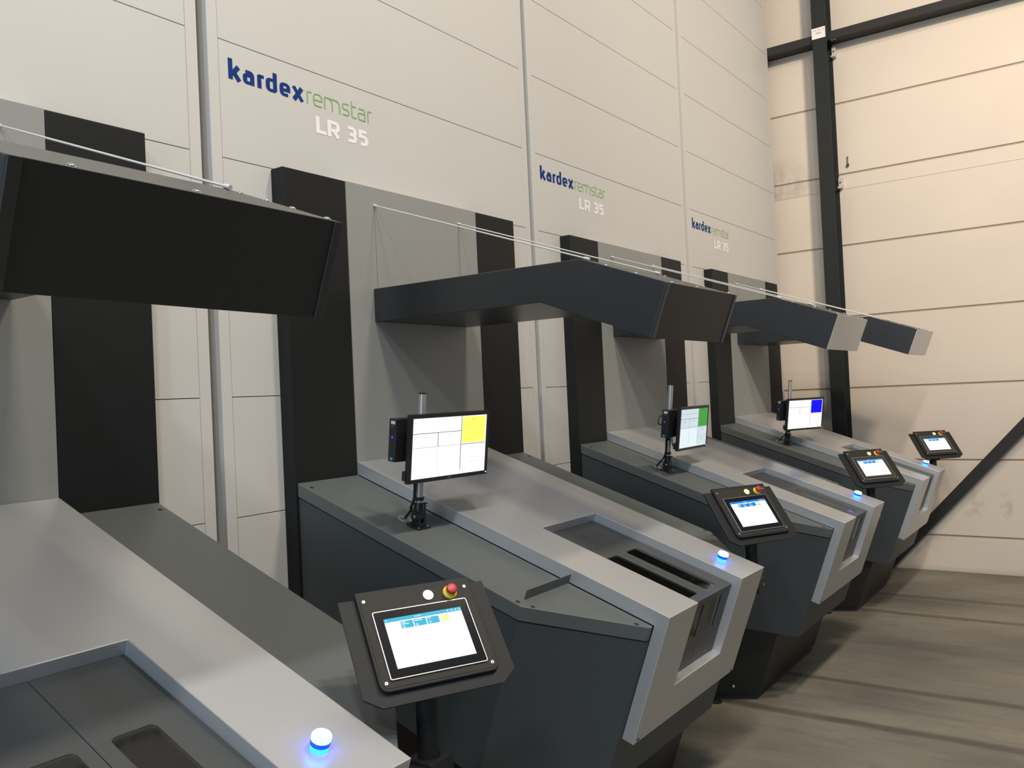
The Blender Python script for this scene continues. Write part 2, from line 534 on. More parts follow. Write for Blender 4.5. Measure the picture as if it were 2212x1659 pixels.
def text_mesh(mb, s, size, to3d, m, align='CENTER'):
    """small print set in the built-in face"""
    cu = bpy.data.curves.new('t', 'FONT')
    cu.body = s
    cu.size = size
    cu.align_x = align
    ob = bpy.data.objects.new('t', cu)
    COL.objects.link(ob)
    dg = bpy.context.evaluated_depsgraph_get()
    me = bpy.data.meshes.new_from_object(ob.evaluated_get(dg))
    vs = [mb.bm.verts.new(to3d(v.co.x, v.co.y, 0)) for v in me.vertices]
    for p in me.polygons:
        mb.face([vs[i] for i in p.vertices], m)
    bpy.data.objects.remove(ob)
    bpy.data.curves.remove(cu)
    bpy.data.meshes.remove(me)

# ------------------------------------------------------------------ setting
def structure(name, mb, bevel=0.0):
    o = part(name, mb, None, bevel=bevel)
    o['kind'] = 'structure'
    return o
XW = 7.948
mb = MB()
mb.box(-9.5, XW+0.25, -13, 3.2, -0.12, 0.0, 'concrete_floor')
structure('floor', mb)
mb = MB()
zj = [0.0] + [4.485 + 0.693*n for n in range(-6, 6)]
for a, b in zip(zj, zj[1:]):
    mb.box(XW, XW+0.14, -13, 3.2, a + (0.0085 if a > 0 else 0), b - 0.0085, 'concrete_wall')
mb.box(XW+0.008, XW+0.20, -13, 3.2, 0, zj[-1], 'wall_joint')
structure('wall_right', mb, bevel=0.003)
mb = MB()
mb.box(XW-0.0012, XW+0.002, -9, 2.4, 3.6455, 3.6495, 'chalk_line')
structure('trim_1', mb)

# steel against the end wall
o = thing('steel_column', 'dark grey steel column standing against the concrete end wall', 'column', (7.845, -0.518, 0))
mb = MB()
mb.cells([-0.095, -0.083, 0.085, 0.097], [-0.067, -0.006, 0.006, 0.067], [0, 8.1], lambda i, j, k: i != 1 or j == 1, 'column_steel')
part('shaft', mb, o, bevel=0.002)
for z in (4.99, 3.71, 2.35):
    mb = MB()
    mb.box(0.062, 0.100, -0.105, -0.068, z-0.045, z+0.045, 'zinc')
    mb.box(0.055, 0.062, -0.092, -0.080, z-0.008, z+0.006, 'dark_rust')
    mb.hexa([(0.03, -0.10, z-0.060), (0.10, -0.10, z-0.060), (0.10, -0.066, z-0.060), (0.03, -0.066, z-0.060), (0.03, -0.10, z-0.045), (0.10, -0.10, z-0.045), (0.10, -0.066, z-0.045), (0.03, -0.066, z-0.045)], 'zinc')
    part('fixing_bracket', mb, o, bevel=0.001, label='pale zinc fixing bracket')
mb = MB()
mb.box(-0.103, -0.09, -0.075, -0.062, 5.03, 5.26, 'column_steel')
part('edge_plate', mb, o)

mb = MB()
mb.cells([7.780, 7.788, 7.946], [-9.0, -0.588], [5.068, 5.076, 5.137, 5.145], lambda i, j, k: i == 0 or k != 1, 'beam_steel')
mb.cells([7.780, 7.788, 7.946], [-0.448, 2.4], [5.068, 5.076, 5.137, 5.145], lambda i, j, k: i == 0 or k != 1, 'beam_steel')
o = part('steel_beam', mb, None)
tag(o, 'dark horizontal steel beam running along the upper end wall behind the column', 'beam')
mb = MB()
for y, z in ((-0.625, 5.058), (-0.65, 5.058)):
    mb.lathe((7.795, y, z), (0, 0, 1), [(0.007, 0), (0.007, 0.012)], 'chrome', 6)
part('bolt', mb, o)

mb = MB()
d = Vector((0, -0.765, 0.85)).normalized()
nrm = Vector((0, 0.85, 0.765)).normalized()
p0 = Vector((0, -1.27, 0.48))
a = p0 - d*(0.425/d.z)
b = p0 + d*3.6
ring = []
for base, flat in ((a, True), (b, False)):
    q = []
    for sx, sn in ((7.835, -0.0465), (7.895, -0.0465), (7.895, 0.0465), (7.835, 0.0465)):
        p = base + nrm*sn
        if flat:
            p = p - d*((p.z-0.0)/d.z)
        q.append((sx, p.y, p.z))
    ring.append(q)
mb.loft(ring[0], ring[1], 'beam_steel')
o = part('steel_brace', mb, None, bevel=0.002)
tag(o, 'black diagonal steel brace rising from the floor across the end wall', 'brace')

mb = MB()
mb.box(7.7455, 7.7490, -0.586, -0.450, 5.092, 5.196, 'paper')
def col3(x, y, l):
    return Vector((7.7450-l, -0.518-x, 5.145+y))
for k in range(11):
    x = -0.052 + k*0.0095
    if k in (3, 7):
        continue
    ribbon(mb, [(x, 0.022+random.uniform(-.004, .004)), (x+0.004, 0.037), (x+0.006, 0.022)], 0.0022, col3, 'pen_ink')
for k in range(7):
    x = -0.030 + k*0.0075
    ribbon(mb, [(x, -0.006+random.uniform(-.008, .004)), (x+0.004, 0.010), (x+0.006, -0.005)], 0.0026, col3, 'pen_ink')
o = part('paper_note', mb, None)
tag(o, 'small white handwritten paper note stuck on the dark steel column', 'note')

mb = MB()
mb.lathe((7.93, -0.676, 3.858), (0, 0, 1), [(0.008, 0), (0.014, 0.008), (0.013, 0.02), (0.004, 0.032), (0.003, 0.095)], 'dark_rust', 10)
mb.box(7.925, 7.95, -0.680, -0.672, 3.946, 3.954, 'dark_rust')
o = part('wall_hook', mb, None)
tag(o, 'small rusty hook hanging on the end wall beside the column', 'hook')

# ------------------------------------------------------------------ machines
OFF = [0.0, 2.2, 4.394, 6.5958]
XF0, XF1, XJ0, XJ1 = -0.976, 1.178, -0.928, 1.129
XT0, XT1, XB0, XB1, ZT = -0.700, 0.905, -0.355, 0.563, 2.748
XI0, XI1, XV0, XV1, ZV = -0.119, 0.313, -0.183, 0.416, 2.668
XM = 0.1025
WHICH = ['nearest', 'second nearest', 'third', 'farthest']

def build_cabinet():
    root = thing('storage_cabinet', '', 'storage machine', (XM, 0, 0), 'storage machines in the row')
    L = (-XM, 0, 0)
    ztop = 6.7
    # front cladding
    mb = MB()
    g = 0.0016
    mb.box(XF0, XJ0-g*0.5, -0.0, 0.02, 0, ztop, 'cladding_white')
    mb.box(XJ1+g*0.5, XF1, -0.0, 0.02, 0, ztop, 'cladding_white')
    js = [0.0] + [3.215 + 0.463*n for n in range(-6, 8)] + [ztop]
    for a, b in zip(js, js[1:]):
        mb.box(XJ0+g*0.5, XJ1-g*0.5, 0.0, 0.02, a+g, b-g, 'cladding_white')
    mb.box(XF0+0.002, XF1-0.002, 0.006, 0.5, 0, ztop-0.01, 'cladding_joint')
    mb.box(XF0, XF0+0.012, 0.0205, 1.6, 0, ztop, 'cladding_white')
    mb.box(XF1-0.012, XF1, 0.0205, 1.6, 0, ztop, 'cladding_white')
    part('cladding', mb, root, L, bevel=0.0006, seg=1)
    mb = MB()
    mb.box(XF0+0.013, XF1-0.013, 0.51, 1.6, 0, ztop, 'cladding_white')
    part('rear_casing', mb, root, L)
    # lettering
    f3 = lambda x, y, l: Vector((x, -0.0012-l, y))
    mb = MB()
    word(mb, WORD_A, 3.070, 0.056, 0.0205, 0.082, f3, 'blue_ink', 0.0128)
    part('lettering', mb, root, L, label='bold blue lettering')
    mb = MB()
    word(mb, WORD_B, 3.070, 0.056, 0.0058, 0.083, f3, 'green_ink')
    part('lettering', mb, root, L, label='thin green lettering')
    for piece in (WORD_C[:2], WORD_C[2:]):
        mb = MB()
        word(mb, piece, 2.955, 0.05, 0.0212, 0.073, f3, 'white_ink', 0.0155)
        part('lettering', mb, root, L, label='bold white lettering')
    # projecting surround with a lighter middle panel
    for x0, x1, nm in ((XT0, XB0, 'side_panel'), (XB1, XT1, 'side_panel')):
        mb = MB()
        mb.box(x0, x1-0.0015 if x1 == XB0 else x1, YT, -0.0005, 0.0, ZT, 'housing_dark')
        part(nm, mb, root, L, bevel=0.004)
    mb = MB()
    mb.box(XB0, XB1-0.0015, YT, -0.001, 1.0, ZT, 'housing_grey')
    for x in (XV0, XV1):
        mb.box(x-0.0011, x+0.0011, YT-0.0004, YT+0.001, 2.291, ZV, 'seam_grey')
    part('middle_panel', mb, root, L)
    return root

def build_desk():
    root = thing('picking_desk', '', 'desk', (XM, -0.75, 0), 'picking desks in front of the machines')
    L = (-XM, 0.75, 0)
    back = lambda n: -n*SA/CA + 0.0015
    C, E = 1.140, 1.466
    XL, XR, XE0, XE1 = -0.692, 0.897, -0.382, 0.590
    # covers
    for side in (0, 1):
        mb = MB(F)
        if side == 0:
            P = lambda n: [(XL, back(n), n), (XL, C, n), (XE0, E, n), (XB0-0.003, E, n), (XB0-0.003, back(n), n)]
        else:
            P = lambda n: [(XB1+0.003, back(n), n), (XB1+0.003, E, n), (XE1, E, n), (XR, C, n), (XR, back(n), n)]
        mb.loft(P(-0.052), P(0.0), 'cover_grey')
        cov = part('side_cover', mb, root, L, bevel=0.003)
        pts = [(-0.665, 0.060), (-0.674, 1.113), (-0.655, 1.162), (-0.405, 1.425)]
        for (x, s) in pts:
            if side:
                x = 2*XM - x
            mb = MB(F)
            mb.lathe((x, s, -0.002), (0, 0, 1), [(0.0085, 0), (0.0085, 0.0028), (0.006, 0.0036)], 'plug_black', 16)
            part('plug', mb, cov, smooth=40)
    # body
    mb = MB(F)
    P = lambda n, i: [(XL+i, back(n), n), (XL+i, C-i*0.3, n), (XE0+i*0.6, E-i*0.1, n), (XE1-i*0.6, E-i*0.1, n), (XR-i, C-i*0.3, n), (XR-i, back(n), n)]
    mb.loft(P(-0.650, 0.003), P(-0.056, 0.003), 'body_grey')
    part('body', mb, root, L, bevel=0.0025)
    mb = MB(F)
    mb.loft(P(-0.057, 0.008), P(-0.050, 0.008), 'gap_black')
    part('seam', mb, root, L)
    # silver frame
    mb = MB(F)
    xs = [XB0, XI0, XI1, XB1]
    ss = [back, 0.816, E+0.0005, 1.513]
    ns = [-0.432, -0.277, 0.0, 0.053]
    def occ(i, j, k):
        if k == 2:
            return not (i == 1 and j >= 1)
        if j == 2:
            return i != 1 or k == 0
        return False
    mb.cells(xs, ss, ns, occ, 'silver_paint')
    fr = part('frame', mb, root, L, bevel=0.0022)
    for x in (-0.325, 0.531):
        mb = MB(F)
        mb.lathe((x, 1.5125, -0.420), (0, 1, 0), [(0.006, 0), (0.006, 0.002), (0.003, 0.0024)], 'plug_black', 12)
        part('plug', mb, fr)
    mb = MB(F)
    mb.box(XB0+0.004, XB1-0.004, 0.01, E-0.001, -0.006, 0.0003, 'gap_black')
    mb = MB(F)
    # dark shadow gap around the sliding doors
    mb.box(XI0+0.001, XI1-0.001, 0.818, E+0.006, -0.045, -0.012, 'gap_black')
    mb.box(XI0+0.001, XI1-0.001, 1.440, 1.464, -0.276, -0.045, 'gap_black')
    part('door_recess', mb, root, L)
    # sliding doors
    seam = 0.0905
    for side in (0, 1):
        x0, x1 = (XI0+0.0025, seam-0.001) if side == 0 else (seam+0.001, XI1-0.003)
        w0, w1 = (-0.050, 0.058) if side == 0 else (0.128, 0.229)
        mb = MB(F)
        xs = [x0, w0, w1, x1]
        ss = [0.8185, 1.080, 1.442, 1.468, 1.478]
        ns = [-0.2755, -0.150, -0.012, 0.006, 0.0155]
        def occ2(i, j, k):
            if k == 3:
                return not (i == 1 and j == 1)
            if j == 3:
                return not (i == 1 and k == 1)
            return False
        mb.cells(xs, ss, ns, occ2, 'door_grey')
        # rounded corners of the top window
        r = 0.016
        for cx, cy, a0 in ((w0, 1.080, 180), (w1, 1.080, 270), (w0, 1.442, 90), (w1, 1.442, 0)):
            sx = 1 if cx == w0 else -1
            sy = 1 if cy == 1.080 else -1
            poly = [(cx, cy)] + [(cx + sx*r - sx*r*math.cos(math.radians(t)), cy + sy*r - sy*r*math.sin(math.radians(t))) for t in range(0, 91, 15)]
            mb.loft([(px, py, 0.0062) for px, py in poly], [(px, py, 0.01545) for px, py in poly], 'door_grey')
        door = part('sliding_door', mb, root, L, bevel=0.0008, seg=1)
        mb = MB(F)
        mb.box(w0-0.004, w1+0.004, 1.076, 1.446, 0.0125, 0.0142, 'smoked_glass')
        mb.box(w0-0.004, w1+0.004, 1.4735, 1.4752, -0.154, -0.008, 'smoked_glass')
        part('window', mb, door)
    # things seen dimly through the windows
    mb = MB(F)
    for k in range(5):
        s = 1.10 + 0.075*k
        mb.box(XI0+0.02, XI1-0.02, s, s+0.004, -0.0075, 0.0095, 'tray_metal')
    mb.box(XI0+0.02, XI1-0.02, 1.085, 1.43, -0.0078, 0.0035, 'tray_metal')
    part('inner_tray', mb, root, L)
    # upright plate on the cover
    mb = MB(F)
    mb.box(-0.640, XB0-0.0035, 1.1145, 1.1165, -0.001, 0.035, 'cover_grey')
    part('upright_plate', mb, root, L, bevel=0.0005, seg=1)
    # lamp
    mb = MB(F)
    cx, cs, n0 = 0.421, 1.376, 0.0525
    mb.lathe((cx, cs, n0+0.011), (0, 0, 1), [(0.0190, -0.002), (0.0214, 0.0), (0.0214, 0.0095), (0.0205, 0.010)], 'lamp_blue', 32)
    lamp = part('indicator_lamp', mb, root, L, smooth=40, label='glowing blue indicator lamp')
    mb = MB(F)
    mb.lathe((cx, cs, n0), (0, 0, 1), [(0.0196, 0.0), (0.0196, 0.0092)], 'ring_cyan', 32)  # emissive cyan ring below the blue one
    part('cyan_ring', mb, lamp, smooth=40)
    mb = MB(F)
    mb.lathe((cx, cs, n0+0.021), (0, 0, 1), [(0.0210, 0.0), (0.0218, 0.002), (0.0218, 0.010), (0.0195, 0.0135), (0.016, 0.0145)], 'lamp_white', 32)
    part('lens', mb, lamp, smooth=40)
    mb = MB(F)
    for k in range(24):
        a0, a1 = math.tau*k/24, math.tau*(k+1)/24
        v = [mb.bm.verts.new(F(cx+r*math.cos(t), cs+r*math.sin(t), n0+0.0358)) for r, t in ((0.0115, a0), (0.0125, a0), (0.0125, a1), (0.0115, a1))]
        mb.face(v, 'lamp_mark')
    v = [mb.bm.verts.new(F(cx+x, cs+y, n0+0.0358)) for x, y in ((-0.0108, -0.0006), (0.0108, -0.0006), (0.0108, 0.0006), (-0.0108, 0.0006))]
    mb.face(v, 'lamp_mark')
    part('mark', mb, lamp)
    # small knob at the side of the frame
    mb = MB(F)
    mb.box(XB1-0.002, XB1+0.012, 1.466, 1.492, -0.085, -0.055, 'silver_paint')
    part('side_latch', mb, root, L, bevel=0.002)
    # pedestal
    mb = MB()
    top, bot = [], []
    sp, nt = 1.366, -0.645
    plan = [(-0.600, None), (-0.600, sp-0.33), (-0.423, sp), (0.628, sp), (0.805, sp-0.33), (0.805, None)]
    def low(s, z):
        n = (z - ZLT + s*SA)/CA
        return F(0, s, n).y
    for x, s in plan:
        if s is None:
            top.append((x, YT-0.002, 1.02))
            bot.append((x, YT-0.002, 0.035))
        else:
            q = F(x, s, nt)
            top.append((x, q.y, q.z))
            bot.append((x, low(s, 0.035), 0.035))
    mb.loft(bot, top, 'pedestal_black')
    part('pedestal', mb, root, L, bevel=0.002)
    mb = MB()
    pl = [(x*0.985 + XM*0.015, y + (0.012 if y < -0.1 else 0)) for x, y, z in bot]
    mb.prism_z(pl, 0.0, 0.035, 'pedestal_black')
    part('plinth', mb, root, L, bevel=0.002)
    for x, y, in ((-0.545, -0.80), (-0.53, -0.90)):
        mb = MB()
        mb.lathe((x-0.02, y-0.012, 0.10 if y < -0.85 else 0.0), (-0.8, -0.6, 0) if y < -0.85 else (0, 0, 1), [(0.008, 0), (0.008, 0.006), (0.004, 0.009)] if y < -0.85 else [(0.035, 0), (0.035, 0.006), (0.01, 0.014)], 'chrome' if y < -0.85 else 'rubber', 12)
        part('foot' if y > -0.85 else 'bolt', mb, root, L)
    return root

def add_grommet(desk):
    L = (-XM, 0.75, 0)
    mb = MB(F)
    mb.lathe((-0.522, 0.443, -0.0005), (0, 0, 1), [(0.030, 0), (0.030, 0.002), (0.026, 0.004), (0.006, 0.0045)], 'screw_steel', 28)
    part('cable_grommet', mb, desk, L, smooth=40, label='silver cable grommet ring')

def canopy_profile():
    # y, z outline of the hood seen from the side
    return [(YT-0.001, 2.141), (-0.958, 2.138), (-1.422, 1.965), (-1.495, 2.156), (-1.146, 2.284), (YT-0.001, 2.289)]

def build_canopy(front):
    root = thing('canopy', '', 'canopy', (XM+0.02, YT, 2.14), 'hoods over the picking desks')
    L = (-(XM+0.02), -YT, -2.14)
    X0, X1 = -0.211, 0.443
    prof = canopy_profile()
    mb = MB()
    mb.loft([(X0, y, z) for y, z in prof], [(X1, y, z) for y, z in prof], 'canopy_dark')
    part('hood', mb, root, L, bevel=0.003)
    # front plate, square to the slope
    a, b = Vector((0, -1.422, 1.965)), Vector((0, -1.495, 2.156))
    up = (b-a)
    out = Vector((0, -up.z, up.y)).normalized()
    def fp(x, t, o):
        q = a + up*t + out*o
        return Vector((x, q.y, q.z))
    mb = MB(fp)
    trims = front != 'silver_paint'
    e = 0.020 if trims else 0.0
    mb.box(X0+e, X1-e, 0.0, 1.0, 0.0, 0.004, front)
    part('front_plate', mb, root, L, bevel=0.001, label='light grey front plate' if not trims else None)
    if trims:
        for x0, x1 in ((X0, X0+e), (X1-e, X1)):
            mb = MB(fp)
            mb.box(x0, x1, 0.0, 1.0, 0.0, 0.0075, 'canopy_dark')
            part('edge_trim', mb, root, L, bevel=0.001)
    sl = Vector((0, -1.495+1.146, 2.156-2.284))
    n = Vector((0, sl.z, -sl.y)).normalized()
    for x, t in ((-0.10, 0.91), (0.125, 0.91), (0.428, 0.93), (0.430, 0.62), (0.430, 0.38), (0.430, 0.12), (-0.170, 0.60), (-0.170, 0.25)):
        p = Vector((x, -1.146, 2.284)) + sl*t
        mb = MB()
        mb.lathe(p - n*0.001, n, [(0.0075, 0), (0.0075, 0.0015), (0.0055, 0.0040), (0.002, 0.005)], 'chrome', 14)
        part('screw', mb, root, L, smooth=50)
    for x in (-0.10, 0.10, 0.30):
        mb = MB()
        mb.lathe((x, -0.95, 2.286), (0, 0, 1), [(0.0075, 0), (0.0075, 0.0015), (0.0055, 0.0040), (0.002, 0.005)], 'chrome', 14)
        part('screw', mb, root, L, smooth=50)
    for x in (XV0, XV1):
        mb = MB()
        p, q = Vector((x, YT, ZV)), Vector((x, -1.172, 2.281))
        mb.tube([p, p.lerp(q, 0.5), q], 0.0031, 'steel_wire', 8)
        mb.lathe(p + Vector((0, 0.001, 0)), (0, -1, -0.35), [(0.006, 0), (0.006, 0.012), (0.003, 0.02)], 'steel_wire', 10)
        mb.lathe(q, (0, 1, 0.35), [(0.006, 0), (0.006, 0.02), (0.003, 0.03)], 'steel_wire', 10)
        part('stay_wire', mb, root, L, smooth=40)
    return root

# row of four
cab0 = build_cabinet()
desk0 = build_desk()
cabs, desks = [cab0], [desk0]
cm, dm = tree_map(cab0), tree_map(desk0)
for k in range(1, 4):
    c = copy_tree(cab0, None, cm)
    c.location.x = XM + OFF[k]
    cabs.append(c)
    c = copy_tree(desk0, None, dm)
    c.location.x = XM + OFF[k]
    desks.append(c)
CAB_L = ['tall pale grey storage machine at the near end, its lettering out of view',
         'tall pale grey storage machine carrying the largest lettering',
         'tall pale grey storage machine standing between the second and the last of the row',
         'tall pale grey storage machine at the far end, next to the steel column']
DESK_L = ['grey sloping picking desk closest to the viewer, without any monitor on it',
          'grey sloping picking desk carrying the monitor with the yellow tile',
          'grey sloping picking desk carrying the monitor with the green tile',
          'grey sloping picking desk carrying the monitor with the blue tile']
for k in range(4):
    cabs[k]['label'] = CAB_L[k]
    desks[k]['label'] = DESK_L[k]
for k in (1, 2, 3):
    add_grommet(desks[k])
CAN_L = ['huge near-black canopy closest to the viewer, seen end on',
         'dark canopy with black front plate and edge trims, above the yellow-tile monitor',
         'dark canopy with light grey front plate, above the green-tile monitor',
         'dark canopy with light grey front plate, last one, over the blue-tile monitor']
cans = [build_canopy('canopy_front'), None, build_canopy('silver_paint'), None]
cans[1] = copy_tree(cans[0], None, tree_map(cans[0]))
cans[3] = copy_tree(cans[2], None, tree_map(cans[2]))
for k in range(4):
    cans[k].location.x = XM + 0.02 + OFF[k]
    cans[k]['label'] = CAN_L[k]
cans[0].rotation_euler.y = 0.015
cans[0].location.z += 0.002

# ------------------------------------------------------------------ control panels
def frame_m(yaw, tilt):
    n = Vector((math.sin(yaw)*math.cos(tilt), -math.cos(yaw)*math.cos(tilt), math.sin(tilt)))
    r = Vector((math.cos(yaw), math.sin(yaw), 0))
    u = n.cross(r)
    return Matrix((r, u, n)).transposed().to_4x4()

def plate_poly(inset=0.0, cut=0.0):
    i = inset
    return [(-0.1953+i, 0.3335-i), (-0.1953+i, 0.082+i*0.4), (-0.154+i*0.4, 0.052+i), (0.154-i*0.4, 0.052+i), (0.1953-i, 0.082+i*0.4), (0.1953-i, 0.3335-i)]

def build_panel(k, yaw, tilt, btn, tile, bar, red):
    px, py, zb = 0.757, -1.390, 0.86
    root = thing('control_panel', '', 'control panel', (px+OFF[k], py, zb), 'touch control panels on posts')
    H = 0.0118
    mb = MB()
    mb.lathe((0, 0, 0.06), (0, 0, 1), [(0.027, 0), (0.027, 0.19)], 'panel_black', 28)
    post = part('post', mb, root, smooth=40)
    mb = MB()
    mb.loft([(-0.045, -0.045, 0.0), (0.045, -0.045, 0.0), (0.045, 0.045, 0.0), (-0.045, 0.045, 0.0)],
            [(-0.040, -0.040, 0.065), (0.040, -0.040, 0.065), (0.040, 0.040, 0.065), (-0.040, 0.040, 0.065)], 'panel_black')
    br = part('socket', mb, root, bevel=0.004)
    mb = MB()
    mb.lathe((0.0, -0.046, 0.035), (0, -1, 0), [(0.006, 0), (0.006, 0.003)], 'chrome', 12)
    part('bolt', mb, br)
    mb = MB()
    mb.hexa([(-0.16, 0.06, 0.015), (-0.03, -0.035, 0.015), (0.0, 0.035, 0.015), (-0.13, 0.13, 0.015),
             (-0.16, 0.06, 0.055), (-0.03, -0.035, 0.055), (0.0, 0.035, 0.055), (-0.13, 0.13, 0.055)], 'panel_black')
    part('bracket_arm', mb, root, bevel=0.003)
    M = frame_m(yaw, tilt)
    piv = Vector((0.7196-px, -1.5030-py, 1.0495-zb))
    M.translation = piv
    # back plate with folded skirt
    mb = MB()
    mb.loft([(x, y, -0.011) for x, y in plate_poly(0.003)], [(x, y, 0) for x, y in plate_poly()], 'panel_black')
    mb.box(-0.10, 0.10, 0.10, 0.26, -0.050, -0.010, 'panel_black')
    plate = part('back_plate', mb, root, matrix=M.copy(), bevel=0.0015)
    mb = MB()
    mb.cyl((0, 0.185, -0.046), (0, 0.10, -0.09), 0.026, 0.026, 'panel_black')
    part('tilt_joint', mb, root, matrix=M.copy(), smooth=40)
    # housing
    mb = MB()
    r = 0.022
    hp = [(0.1524, 0.345), (-0.1524, 0.345)] + [(-0.1524+r-r*math.cos(math.radians(t)), 0.083+r-r*math.sin(math.radians(t))) for t in range(0, 91, 18)] \
        + [(0.1524-r+r*math.sin(math.radians(t)), 0.083+r-r*math.cos(math.radians(t))) for t in range(0, 91, 18)]
    mb.prism_z(hp, 0.0002, H, 'panel_black')
    hs = part('housing', mb, root, matrix=M.copy(), bevel=0.0018)
    mb = MB()
    mb.prism_z(rrect(-0.1455, 0.1455, 0.0905, 0.331, 0.013), H-0.001, H+0.0009, 'panel_face')
    face = part('face_plate', mb, root, matrix=M.copy(), bevel=0.0004, seg=1)
    for x, y in ((-0.1359, 0.3175), (0.1340, 0.3175), (-0.1359, 0.1035), (0.1359, 0.1035)):
        mb = MB()
        mb.lathe((x, y, H+0.0005), (0, 0, 1), [(0.0046, 0), (0.0046, 0.001), (0.0040, 0.0016)], 'screw_steel', 18)
        mb.lathe((x, y, H+0.0016), (0, 0, 1), [(0.0016, 0), (0.0016, 0.0008)], 'plastic_black', 8)
        part('screw', mb, face, smooth=40)
    # screen unit
    mb = MB()
    o1, i1 = rrect(-0.1254, 0.1254, 0.1068, 0.2840, 0.006), rrect(-0.1230, 0.1230, 0.1092, 0.2816, 0.004)
    mb.prism_z(o1, H+0.0005, H+0.0052, 'screw_steel')
    bez = part('bezel', mb, root, matrix=M.copy(), bevel=0.0006, seg=1, label='polished metal bezel')
    mb = MB()
    mb.prism_z(i1, H+0.0050, H+0.0056, 'panel_glass')
    part('glass', mb, bez)
    # display
    zs = H+0.0058
    mb = MB()
    def R4(x0, x1, y0, y1, m, l=0.0):
        mb.face([mb.bm.verts.new((x, y, zs+l)) for x, y in ((x0, y0), (x1, y0), (x1, y1), (x0, y1))], m)
    sx, st, sb = 0.1017, 0.2602, 0.1306
    R4(-sx, sx, sb, st, 'scr_white')
    R4(-sx, sx, st-0.0100, st, bar, 0.0002)
    R4(-0.098, -0.095, st-0.0065, st-0.0035, 'scr_text', 0.0004)
    for i in range(4):
        x = 0.064 + i*0.0108
        if red and i == 1:
            R4(x-0.003, x+0.006, st-0.0100, st, 'scr_red', 0.0003)
        R4(x, x+0.0032, st-0.0068, st-0.0032, 'scr_text', 0.0004)
    sc = 0.050
    t3 = lambda x, y, l: Vector((-0.004+(x+0.495)*sc, st-0.0064+(y-3.07)*sc*1.0, zs+0.0004))
    word(mb, WORD_A, 3.070, 0.055, 0.017, 0.081, t3, 'scr_text', 0.011)
    for i in range(3):
        x = -0.0625 + 0.034*i
        y = st-0.0130
        R4(x, x+0.0315, y-0.0185, y, bar, 0.0002)
        R4(x+0.002, x+0.002+(0.011, 0.020, 0.009)[i], y-0.0045, y-0.0022, 'scr_text', 0.0004)
        if i == 0:
            R4(x+0.002, x+0.021, y-0.0085, y-0.0062, 'scr_text', 0.0004)
        if i < 2:
            for q in (0.0120, 0.0155):
                R4(x+0.003, x+0.0095, y-q-0.0018, y-q, 'scr_text', 0.0004)
        else:
            for a in range(16):
                a0, a1 = math.tau*a/16, math.tau*(a+1)/16
                mb.face([mb.bm.verts.new((x+0.007+rr*math.cos(t), y-0.013+rr*math.sin(t), zs+0.0004)) for rr, t in ((0.0028, a0), (0.0037, a0), (0.0037, a1), (0.0028, a1))], 'scr_text')
            R4(x+0.0066, x+0.0074, y-0.0145, y-0.0115, 'scr_text', 0.0004)
    x, y = 0.0425, st-0.0130
    R4(x, x+0.0215, y-0.0065, y, tile, 0.0002)
    R4(x, x+0.0215, y-0.0185, y-0.0085, tile, 0.0002)
    part('display', mb, bez, label='lit white touch screen')
    # buttons
    mb = MB()
    mb.lathe((0.031, 0.3085, H), (0, 0, 1), [(0.0145, 0), (0.0145, 0.002)], 'button_rim', 28)
    mb.lathe((0.031, 0.3085, H+0.002), (0, 0, 1), [(0.0132, 0), (0.0132, 0.0022), (0.0105, 0.0034)], btn, 28)
    part('push_button', mb, root, matrix=M.copy(), smooth=40, label='round white push button' if btn == 'button_white' else 'round lit green push button')
    mb = MB()
    c = (0.0902, 0.3065, H)
    mb.lathe(c, (0, 0, 1), [(0.0185, 0.0), (0.0185, 0.0035), (0.0165, 0.0055), (0.0110, 0.0075), (0.0095, 0.014)], 'button_yellow', 32)
    st_ = part('emergency_stop', mb, root, matrix=M.copy(), smooth=40, label='red emergency stop on yellow collar')
    mb = MB()
    mb.lathe((c[0], c[1], c[2]+0.0135), (0, 0, 1), [(0.0090, 0), (0.0135, 0.001), (0.0135, 0.0085), (0.0125, 0.0108), (0.009, 0.0120)], 'button_red', 32)
    part('mushroom_button', mb, st_, smooth=40)
    return root
PAN = [(-26.25, 41.8, 'button_white', 'scr_tile_yellow', 'scr_cyan', False),
       (-27.79, 39.9, 'button_green', 'scr_tile_green', 'scr_azure', True),
       (-36.01, 40.6, 'button_green', 'scr_tile_green', 'scr_azure', False),
       (-45.21, 41.7, 'button_green', 'scr_tile_pale', 'scr_azure', False)]
PAN_L = ['large grey touch control panel with white button, the one nearest the viewer',
         'black touch control panel on the desk that has the yellow-tile monitor',
         'black touch control panel on the desk that has the green-tile monitor',
         'black touch control panel seen against the end wall, smallest in view']
for k, (yw, ti, btn, tile, bar, red) in enumerate(PAN):
    p = build_panel(k, math.radians(yw), math.radians(ti), btn, tile, bar, red)
    p['label'] = PAN_L[k]

# ------------------------------------------------------------------ monitors on poles
PXY = Vector((-0.5204, -0.6074))
FOOT = Vector((-0.524, -0.560))
def lid_z(y):
    # height of the sloping cover at a given y
    return ZLT + (y - YT)*math.tan(A)

